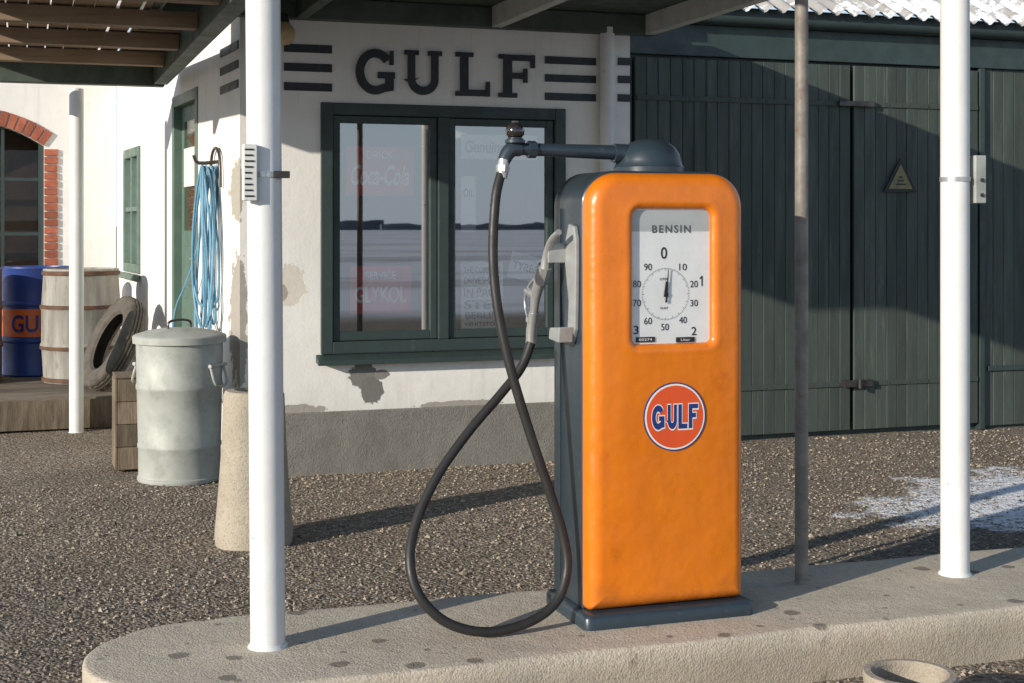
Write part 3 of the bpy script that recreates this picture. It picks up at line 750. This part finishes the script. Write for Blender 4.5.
bm = bmesh.new(); lo = Ls[-1]; vo = [bm.verts.new(p) for p in lo]; vi = [bm.verts.new(p) for p in lip2]
ed = [bm.edges.new((vo[i], vo[(i+1) % len(vo)])) for i in range(len(vo))]+[bm.edges.new((vi[i], vi[(i+1) % len(vi)])) for i in range(len(vi))]
bmesh.ops.triangle_fill(bm, edges=ed, use_beauty=True)
bm.verts.index_update(); q.add([v.co.copy() for v in bm.verts], [[v.index for v in f.verts] for f in bm.faces]); bm.free()
def weld_make(q, *a, **k):
    key = {}; remap = []; nv = []
    for v in q.v:
        kk = (round(v.x, 5), round(v.y, 5), round(v.z, 5))
        if kk not in key: key[kk] = len(nv); nv.append(v)
        remap.append(key[kk])
    fs = []; mi = []
    for f, m in zip(q.f, q.mi):
        g_ = []
        for i in f:
            if remap[i] not in g_: g_.append(remap[i])
        if len(g_) > 2: fs.append(g_); mi.append(m)
    q.v, q.f, q.mi = nv, fs, mi
    return q.make(*a, **k)
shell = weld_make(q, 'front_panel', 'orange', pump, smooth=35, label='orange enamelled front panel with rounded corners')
# dial
DY = F+.020
q = B(); q.prism(rr(hx0+.018, hx1-.018, hz0+.018, hz1-.018, .04, .03, 0, 6), DY, DY+.006); dial = q.make('dial', 'dial', pump, label='white dial face')
def tx(q, t, px, py, h, w=None, off=.0, space=1):
    p = PY(px, py, DY-.001); q.text(t, p.x, p.z, w, h, DY-.0006, .0008, 0, off, None, space)
q = B(); tx(q, 'BENSIN', 671.5, 229, .028, .150, .018, 1.25); q.make('fuel_name', 'greyprint', dial)
for t, px, py in (('10', 683, 267), ('20', 694, 284), ('30', 694, 303), ('40', 683, 320), ('50', 665, 327), ('60', 648, 321), ('70', 637, 303), ('80', 637, 284), ('90', 648, 267)):
    q = B(); tx(q, t, px, py, .024, .030); q.make('numeral', 'black', dial)
def digit_one(px, py, h):
    p = PY(px, py, DY-.001); w_ = h*.13; q = B()
    q.prism([(p.x-w_/2, p.z-h/2), (p.x+w_/2, p.z-h/2), (p.x+w_/2, p.z+h/2), (p.x-w_/2, p.z+h/2), (p.x-h*.27, p.z+h*.27), (p.x-h*.21, p.z+h*.19), (p.x-w_/2, p.z+h*.30)], DY-.0014, DY-.0006)
    q.make('numeral', 'black', dial)
digit_one(702, 281, .036)
for t, px, py, h, w_ in (('0', 664, 253, .042, .024), ('2', 694, 331, .030, .020), ('3', 636, 330, .030, .020)):
    q = B(); tx(q, t, px, py, h, w_, .008); q.make('numeral', 'black', dial)
q = B(); tx(q, 'LITER', 664, 279, .008, .032); q.make('small_print', 'greyprint', dial)
q = B(); tx(q, 'GULF', 664, 308, .008, .03); q.make('small_print', 'greyprint', dial)
cc = PY(665.5, 294, DY)
q = B(); r1 = .093
for i in range(100):
    t = 2*math.pi*i/100; r0 = r1-(.005 if i % 5 else .010)
    dx, dz = math.sin(t), math.cos(t); w_ = .0007
    q.add([(cc.x+dx*r0-dz*w_, DY-.0012, cc.z+dz*r0+dx*w_), (cc.x+dx*r0+dz*w_, DY-.0012, cc.z+dz*r0-dx*w_), (cc.x+dx*r1+dz*w_, DY-.0012, cc.z+dz*r1-dx*w_), (cc.x+dx*r1-dz*w_, DY-.0012, cc.z+dz*r1+dx*w_)], [(0, 1, 2, 3)])
q.make('tick_marks', 'black', dial)
q = B(); q.prism([(cc.x-.004, cc.z-.03), (cc.x+.004, cc.z-.03), (cc.x+.0095, cc.z+.085), (cc.x+.0075, cc.z+.088)], DY-.008, DY-.006)
q.prism([(cc.x-.009, cc.z-.010), (cc.x+.009, cc.z-.010), (cc.x+.003, cc.z+.045), (cc.x-.001, cc.z+.045)], DY-.0055, DY-.004)
q.lathe(cc.x, 0, [(.001, 0), (.008, 0), (.008, .005), (.001, .005)], 16)
o = len(q.v)-64
for i in range(o, len(q.v)):
    v = q.v[i]; q.v[i] = Vector((v.x, DY-.009+v.z, cc.z+v.y))
q.make('pointer', 'black', dial)
for px, tt, tw in ((645, '00274', .050), (685, 'Liter', .036)):
    p = PY(px, 339.5, DY); q = B(); q.box(p.x-.036, p.x+.036, DY-.004, DY-.0005, p.z-.009, p.z+.009)
    q.cm = 1; q.text(tt, p.x, p.z, tw, .009, DY-.0045, .0006); q.make('counter', ['black', 'logowhite'], dial)
q = B(); q.prism(rr(hx0+.025, hx1-.025, hz1-.105, hz1-.029, .02, .006, 0, 4), DY-.0003, DY+.001); q.make('header_plate', 'header', dial)
q = B(); q.add([(hx0+.022, DY-.011, hz0+.022), (hx1-.022, DY-.011, hz0+.022), (hx1-.022, DY-.011, hz1-.022), (hx0+.022, DY-.011, hz1-.022)], [(0, 1, 2, 3)]); q.make('dial_glass', 'cglass', pump)
# round badge
LC = PY(674.5, 416.5, F); LR = .121
def disc(r, n=56): return [(LC.x+r*math.cos(2*math.pi*k/n), LC.z+r*math.sin(2*math.pi*k/n)) for k in range(n)]
q = B(); q.cm = 0; q.prism(disc(LR), F-.0035, F-.0005)
q.cm = 1; q.prism(disc(LR*.96), F-.0042, F-.0036); q.cm = 2; q.prism(disc(LR*.91), F-.0049, F-.0043)
badge = q.make('badge', ['logoblue', 'logowhite', 'logored'], pump, label='round red orange badge with blue lettering')
lx = LC.x-.0900
for ch, wid in (('G', .0475), ('U', .0415), ('L', .034), ('F', .036)):
    L = letter(ch, .25, False); mnx = min(p[0] for P in L for p in P); mxx = max(p[0] for P in L for p in P); hh = .086
    for grow, m, yy, dep in ((.05, 1, F-.0057, .0008), (.0, 2, F-.0066, .0008)):
        LL = letter(ch, .25, False, grow); q = B()
        for k_, P in enumerate(LL):
            q.prism([(lx+(p[0]-mnx)/(mxx-mnx)*wid+(.0012 if grow else 0), LC.z-hh/2+p[1]*hh-(.001 if grow else 0)) for p in P], yy-.0001*k_, yy+dep)
        q.make('letter_'+ch.lower() if not grow else 'letter_outline', 'logowhite' if grow else 'logoblue', badge)
    lx += wid+.0065
# dome
q = B(); dc = (XC+.012, -3.94)
q.lathe(dc[0], dc[1], [(.130, 1.718), (.130, 1.750), (.124, 1.756), (.120, 1.775), (.112, 1.80), (.096, 1.823), (.07, 1.842), (.035, 1.853), (.002, 1.856)], 36)
q.make('dome', 'navy', pump, smooth=40)
# arm
q = B(); ay = -3.94
q.tube([(XC-.02, ay, 1.80), (XC-.12, ay, 1.803), (-1.33, ay, 1.81)], [.029, .027, .022], 20); q.tube([(XC-.08, ay, 1.80), (XC-.13, ay, 1.801)], .035, 20)
q.tube([(-1.27, ay, 1.809), (-1.30, ay, 1.809)], .031, 8)
arm = q.make('arm', 'navy', pump, smooth=40, label='dark horizontal hose arm')
hs = PY(501, 178, -3.95); e1 = PY(515, 149, ay)
q = B(); q.tube([(e1.x+.02, ay, e1.z), (e1.x-.01, ay, e1.z-.001), (e1.x-.03, ay, e1.z-.02), (hs.x+.010, ay-.005, e1.z-.05)], [.026, .028, .026, .022], 16, 4)
q.make('elbow', 'navy', arm, smooth=40)
q = B(); q.tube([(hs.x+.012, -3.946, hs.z+.065), (hs.x+.003, -3.95, hs.z+.0)], [.021, .019], 16); q.tube([(hs.x+.008, -3.948, hs.z+.045), (hs.x+.006, -3.949, hs.z+.022)], .025, 6)
q.make('coupling', 'alu', arm, smooth=40)
q = B(); q.lathe(e1.x+.0, ay, [(.03, .018), (.036, .022), (.036, .032), (.027, .036), (.027, .040)], 20, e1.z)
q.make('sight_glass_collar', 'navy', arm, smooth=40)
q = B(); q.lathe(e1.x, ay, [(.024, .0405), (.032, .05), (.034, .065), (.030, .08), (.018, .0915), (.012, .094), (.012, .099), (.001, .103)], 20, e1.z); q.make('sight_glass', 'bulb', arm, smooth=60)
# hose
HP = [(501, 174, -3.95), (495.5, 200, -3.97), (493, 255, -3.99), (498, 310, -4.01), (511, 370, -4.03), (529, 430, -4.04), (549, 490, -4.05), (563, 535, -4.06), (567, 570, -4.075), (556, 602, -4.10), (527, 623, -4.12), (485, 632, -4.13),
      (446, 622, -4.12), (419, 595, -4.10), (410, 560, -4.06), (417, 520, -4.0), (438, 475, -3.95), (470, 430, -3.91), (500, 395, -3.885), (521, 368, -3.87), (531, 343, -3.86)]
q = B(); q.tube([PY(*h) for h in HP], .0170, 14, 8); q.make('hose', 'rubber', pump, smooth=50, label='long black rubber hose looping to the ground')
# nozzle
NX = -1.225
def nz(*l): return [PXp(a, b_, NX) for a, b_ in l]
q = B(); q.tube(nz((531, 347), (531.5, 330), (534, 312)), [.020, .020, .019], 14); q.tube(nz((532, 322), (532.5, 317)), .024, 6)
q.tube(nz((534, 314), (536, 296), (541, 278)), [.015, .019, .023], 14, 3)
q.tube(nz((541, 281), (545, 266)), [.030, .027], 8); q.tube(nz((537, 296), (527, 291)), [.017, .014], 8)
noz = q.make('nozzle', 'alu', pump, smooth=35, label='grey aluminium filling nozzle hung on the side')
q = B(); q.tube(nz((545, 268), (547, 252), (552, 239), (559, 232)), [.018, .013, .0115, .0105], 12, 4); q.make('spout', 'alu', noz, smooth=45)
q = B(); q.tube(nz((541, 274), (530, 284), (525, 299), (527, 315), (532, 325)), .0048, 8, 4); q.make('trigger_guard', 'alu', noz, smooth=45)
q = B(); q.tube(nz((538, 286), (532, 296), (531, 311)), .005, 8, 3); q.make('trigger', 'brass', noz, smooth=45)
# cast cradle: shaped plate with lugs on the side panel
def side(poly, x0, x1):
    q = B(); n_ = len(poly)
    vs = [(x0, y, z) for y, z in poly]+[(x1, y, z) for y, z in poly]
    q.add(vs, [tuple(range(n_)), tuple(range(n_, 2*n_))[::-1]]+[(i, (i+1) % n_, n_+(i+1) % n_, n_+i) for i in range(n_)]); return q
zc = [PXp(560, py, PX0).z for py in (226, 240, 262, 300, 326, 340)]
poly = [(-4.035, zc[0]), (-3.985, zc[0]+.008), (-3.955, zc[1]), (-3.950, zc[2]), (-3.985, zc[3]), (-3.975, zc[4]), (-3.94, zc[5]), (-4.01, zc[5]-.004), (-4.045, zc[4]), (-4.05, zc[3]), (-4.055, zc[2]), (-4.055, zc[1])]
q = side(poly, PX0-.020, PX0-.003); cradle = q.make('nozzle_cradle', 'cast', pump, bevel=.004, label='grey cast nozzle cradle on the side')
q = side([(-3.955, zc[1]-.01), (-3.945, zc[1]-.012), (-3.945, zc[2]+.0), (-3.957, zc[2])], PX0-.085, PX0-.018); q.make('lug', 'cast', cradle, bevel=.003)
q = side([(-4.04, zc[4]+.01), (-3.94, zc[4]+.002), (-3.93, zc[5]+.012), (-4.03, zc[5]+.005)], PX0-.075, PX0-.0195); q.make('shelf', 'cast', cradle, bevel=.004)

# ================================================================== YARD OBJECTS
cx0, cy0 = -2.10, .08
bin_ = empty('rubbish_bin', (cx0, cy0, 0), 'galvanised steel dustbin with lid beside the corner', 'dustbin')
q = B(); q.lathe(cx0, cy0, [(.205, .002), (.245, .004), (.25, .015), (.25, .03), (.243, .035), (.244, .20), (.249, .21), (.249, .225), (.245, .235), (.252, .55), (.258, .56), (.258, .58), (.253, .59), (.258, .845), (.262, .85)], 48)
q.make('body', 'galv', bin_, smooth=35)
q = B(); q.lathe(cx0, cy0, [(.264, .83), (.277, .832), (.279, .87), (.272, .878), (.262, .882), (.20, .902), (.12, .915), (.02, .92), (.001, .92)], 48); lid = q.make('lid', 'galv', bin_, smooth=35)
q = B(); q.tube([(cx0-.07, cy0-.03, .908), (cx0-.065, cy0-.028, .955), (cx0, cy0, .968), (cx0+.065, cy0+.028, .955), (cx0+.07, cy0+.03, .908)], .008, 8, 4); q.make('handle', 'brass', lid, smooth=45)
for ang in (-38, 142):
    t = math.radians(ang); u = Vector((math.cos(t), math.sin(t), 0)); v_ = Vector((-u.y, u.x, 0)); c0 = Vector((cx0, cy0, 0))
    q = B(); q.tube([c0+u*.255+v_*.07+Vector((0, 0, .70)), c0+u*.285+v_*.07+Vector((0, 0, .60)), c0+u*.29+Vector((0, 0, .575)), c0+u*.285-v_*.07+Vector((0, 0, .60)), c0+u*.255-v_*.07+Vector((0, 0, .70))], .008, 8, 4)
    q.tube([c0+u*.262+v_*.09+Vector((0, 0, .70)), c0+u*.262-v_*.09+Vector((0, 0, .70))], .012, 8)
    q.make('handle', 'galv', bin_, smooth=45)
pp = PG(254, 541, 0)
q = B(); q.lathe(pp.x, pp.y, [(.186, -.02), (.188, .03), (.184, .06), (.173, .25), (.160, .48), (.147, .715), (.138, .735), (.10, .74), (.095, .70), (.001, .69)], 40)
for v in q.v:
    k = .005*math.sin(v.z*23+math.atan2(v.y-pp.y, v.x-pp.x)*3)+random.uniform(-.002, .002); v.x += k; v.y += k
q.make('concrete_bollard', 'conc2', None, smooth=35, label='tapered rough concrete bollard on the gravel', category='bollard')
# crate
q = B(); kx0, kx1, ky0, ky1 = -2.44, -2.20, .42, .72
for i in range(4):
    z = .02+i*.141; q.box(kx0, kx1, ky0, ky0+.018, z, z+.138); q.box(kx0, kx1, ky1-.018, ky1, z, z+.138)
    q.box(kx0-.018, kx0-.001, ky0+.001, ky1-.001, z, z+.138); q.box(kx1+.001, kx1+.018, ky0+.001, ky1-.001, z, z+.138)
for xx in (kx0+.002, kx1-.03):
    for yy in (ky0+.019, ky1-.047): q.box(xx, xx+.028, yy, yy+.028, .0, .585)
q.box(kx0+.001, kx1-.001, ky0+.02, ky1-.02, .03, .045)
q.box(kx0-.016, kx1+.016, ky0+.002, ky1-.002, .586, .602)
q.make('wooden_crate', 'oldwood', None, bevel=.003, bseg=1, label='narrow weathered wooden crate standing on the gravel', category='crate')
# deck
dk = empty('wooden_platform', (-2.9, 3.4, 0), 'low weathered wooden loading platform by the side wall', 'platform')
q = B(); y = 2.42
while y < 5.1:
    q.box(-4.3, -2.2+min(0, (2.4-y)*.02), y, y+.138, .215, .25); y += .147
q.make('boards', 'deck', dk, bevel=.003, bseg=1)
q = B(); q.box(-4.3, -2.18, 2.40, 2.418, .02, .235); q.make('skirt_board', 'oldwood', dk, bevel=.003)
q = B(); q.box(-4.25, -2.25, 3.6, 3.7, -.02, .213); q.make('bearer', 'oldwood', dk, bevel=.003)
q = B(); q.box(-2.35, -1.93, 1.35, 2.3, -.02, .22); q.make('door_step', 'conc2', None, bevel=.01, label='concrete step in front of the green side door', category='step')
# drums
def drum(cx, cy, z0, mat, label, hoops=True, R=.292):
    e = empty('oil_drum', (cx, cy, z0), label, 'oil drum', 'oil drums standing on the platform')
    HH = .93
    prof = [(R-.02, .0), (R, .003), (R+.006, .012), (R, .022), (R, .28)]+[(R+.012*math.sin(math.pi*k/4), .28+.012*k) for k in range(1, 5)]+[(R, .33), (R, .59)]+[(R+.012*math.sin(math.pi*k/4), .59+.012*k) for k in range(1, 5)]+[(R, .65), (R, HH-.022), (R+.006, HH-.012), (R+.002, HH), (R-.012, HH), (R-.016, HH-.018), (.002, HH-.022)]
    if hoops: prof = [(r+.02*math.sin(math.pi*min(1, z/HH)) if r > .1 else r, z) for r, z in prof]
    q = B(); q.lathe(cx, cy, prof, 48, z0); q.make('body', mat, e, smooth=35)
    q = B(); q.lathe(cx+.18, cy-.05, [(.03, .0), (.03, .012), (.001, .012)], 14, z0+HH-.021); q.make('bung', 'brass', e, smooth=35)
    if hoops:
        for zz, hh in ((.01, .035), (.27, .035), (.60, .035), (.875, .035)):
            r_ = R+.02*math.sin(math.pi*(zz+.02)/HH)
            q = B(); q.lathe(cx, cy, [(r_+.001, 0), (r_+.0145, .004), (r_+.0145, hh-.004), (r_+.001, hh)], 48, z0+zz+.002); q.make('hoop', 'hoop', e, smooth=35)
    return e
dr1 = drum(-2.54, 3.55, .252, 'rust', 'grey weathered barrel with rusty hoops on the platform', True, .296)
dr2 = drum(-2.88, 4.30, .252, 'blue', 'blue oil drum with red orange band on the platform', False)
DX, DYY = -2.88, 4.30
q = B(); q.lathe(DX, DYY, [(.2925, 0), (.2955, .001), (.2955, .235), (.2925, .236)], 48, .252+.338); q.make('painted_band', 'redor', dr2, smooth=50)
base_t = math.atan2(CAM.y-DYY, CAM.x-DX)
def wrap(R):
    def fn(p):
        t = base_t+p.x/R; rr_ = R-(p.y)
        return Vector((DX+rr_*math.cos(t), DYY+rr_*math.sin(t), p.z))
    return fn
q = B(); q.text('GULF', -.02, .252+.45, .40, .15, 0, .002, 0, .02, wrap(.2965)); q.make('lettering', 'logoblue', dr2)
dr3 = drum(-3.45, 3.75, .252, 'hoop', 'brown rusty oil drum at the platform end', False)
# tyre
def tyre(loc, R, axis_, label):
    q = B()
    half = [(.615, .15), (.64, .20), (.72, .245), (.82, .262), (.90, .250), (.955, .225), (.985, .190)]
    crown = [(1.0, .15), (1.0, .10), (.972, .095), (.972, .075), (1.0, .07), (1.0, .02), (.972, .015)]
    prof = [(r, -w) for r, w in half]+[(r, -w) for r, w in crown]+[(r, w) for r, w in reversed(crown)]+[(r, w) for r, w in reversed(half)]
    prof += [(.60, .13), (.68, .17), (.80, .20), (.90, .18), (.945, .10), (.95, 0), (.945, -.10), (.90, -.18), (.80, -.20), (.68, -.17), (.60, -.13)]
    n = 96; m = len(prof); vs = []
    for k in range(n):
        t = 2*math.pi*k/n
        for i, (r, w_) in enumerate(prof):
            lug = .018 if (k % 4 in (0, 1) and 4 < i < 9 or k % 4 in (0, 1) and 18 < i < 23) else 0
            rr_ = (r-lug)*R; vs.append(Vector((rr_*math.cos(t), rr_*math.sin(t), w_*R*.80)))
    fs = [(k*m+i, k*m+(i+1) % m, ((k+1) % n)*m+(i+1) % m, ((k+1) % n)*m+i) for k in range(n) for i in range(m)]
    rot = Vector((0, 0, 1)).rotation_difference(Vector(axis_).normalized()).to_matrix()
    vs = [rot@v for v in vs]; mz = min(v.z for v in vs)
    vs = [v+Vector((loc[0], loc[1], loc[2]-mz)) for v in vs]
    q.add(vs, fs); return q.make('car_tyre', 'tyre', None, smooth=30, label=label, category='tyre')
tyre((-2.33, 2.78, .252), .385, (-.86, -.22, .42), 'old dusty dark tyre leaning beside the weathered barrel')
# blue hoses on side wall
hk = empty('garden_hose', smap(Vector((.8, -.1, 1.0))), 'coiled pale blue hose hanging on a wall hook', 'hose')
q = B()
for i in range(9):
    wv = .05+i*.016+random.uniform(-.012, .012); o_ = -.022-.013*i; c_ = .62+random.uniform(-.05, .05); bot = random.uniform(.44, .62)
    P = []
    for k in range(17):
        t = 2*math.pi*k/16; zz = math.cos(t)
        P.append(smap(Vector((c_+wv*math.sin(t)*(1-.45*zz)+random.uniform(-.008, .008), o_+.015*math.sin(t*2+i), 1.92+(-(1-zz)/2)*(bot*2)))))
    q.tube(P, .0085, 8, 4)
q.tube([smap(Vector(p)) for p in ((.75, -.06, 1.9), (.95, -.06, 1.45), (1.2, -.10, 1.15), (1.5, -.12, .95), (1.62, -.14, .65), (1.5, -.3, .30))], .0085, 8, 5)
q.make('coil', 'bhose', hk, smooth=50)
q = B(); q.tube([smap(Vector(p)) for p in ((.62, -.0, 1.95), (.62, -.13, 1.94), (.62, -.16, 1.99))], .012, 8, 3)
q.tube([smap(Vector(p)) for p in ((.47, -.02, 1.78), (.49, -.02, 1.96), (.57, -.02, 2.03), (.68, -.02, 2.03), (.76, -.02, 1.96), (.78, -.02, 1.78))], .010, 8, 3); q.make('hook', 'brass', hk, smooth=50)
# concrete ring in front
rp = PG(910, 674, .13)
q = B(); q.lathe(rp.x, rp.y, [(.128, -.06), (.135, -.05), (.143, .11), (.146, .125), (.142, .135), (.120, .136), (.113, .128), (.108, .05), (.001, .045)], 40)
for v in q.v:
    v.x += random.uniform(-.0015, .0015); v.y += random.uniform(-.0015, .0015)
q.make('concrete_pot', 'conc2', None, smooth=35, label='round hollow concrete pot beside the pump island', category='pot')

# ================================================================== LIGHT / WORLD / CAMERA
EL = math.radians(16); hd = Vector((.91, .415, 0)).normalized()
d_ = Vector((hd.x*math.cos(EL), hd.y*math.cos(EL), -math.sin(EL)))
sun = bpy.data.lights.new('sun', 'SUN'); sun.energy = 5.0; sun.angle = math.radians(.5); sun.color = (1, .92, .80)
so = bpy.data.objects.new('sun', sun); so.rotation_euler = d_.to_track_quat('-Z', 'Y').to_euler(); so.location = (-10, -8, 10); COL.objects.link(so)
w = bpy.data.worlds.new('World'); sc.world = w; w.use_nodes = True; nt = w.node_tree
bg = nt.nodes['Background']; sky = nt.nodes.new('ShaderNodeTexSky'); sky.sky_type = 'NISHITA'; sky.sun_disc = False
sky.sun_elevation = EL; sky.sun_rotation = math.atan2(-hd.x, -hd.y); sky.altitude = 50; sky.dust_density = .3; sky.ozone_density = 1.5; sky.air_density = .9
# pale winter haze low in the sky
geo = nt.nodes.new('ShaderNodeTexCoord'); sep = nt.nodes.new('ShaderNodeSeparateXYZ'); nt.links.new(geo.outputs['Generated'], sep.inputs[0])
mr = nt.nodes.new('ShaderNodeMapRange'); mr.inputs['From Min'].default_value = 0; mr.inputs['From Max'].default_value = .45; mr.inputs['To Min'].default_value = .9; mr.inputs['To Max'].default_value = 0
nt.links.new(sep.outputs[2], mr.inputs['Value'])
mxn = nt.nodes.new('ShaderNodeMix'); mxn.data_type = 'RGBA'; nt.links.new(mr.outputs[0], mxn.inputs[0]); nt.links.new(sky.outputs[0], mxn.inputs[6]); mxn.inputs[7].default_value = (4.4, 5.2, 6.2, 1)
nt.links.new(mxn.outputs[2], bg.inputs[0]); bg.inputs[1].default_value = .15
cam = bpy.data.cameras.new('camera'); cam.sensor_width = 36; cam.lens = 50; cam.shift_y = -(341.5-HY)/1024; cam.clip_end = 5000; cam.clip_start = .05
co = bpy.data.objects.new('camera', cam); co.location = CAM; co.rotation_euler = (math.pi/2, 0, -ANG); COL.objects.link(co); sc.camera = co
for o in bpy.data.objects:
    if 'wl' in o: del o['wl']
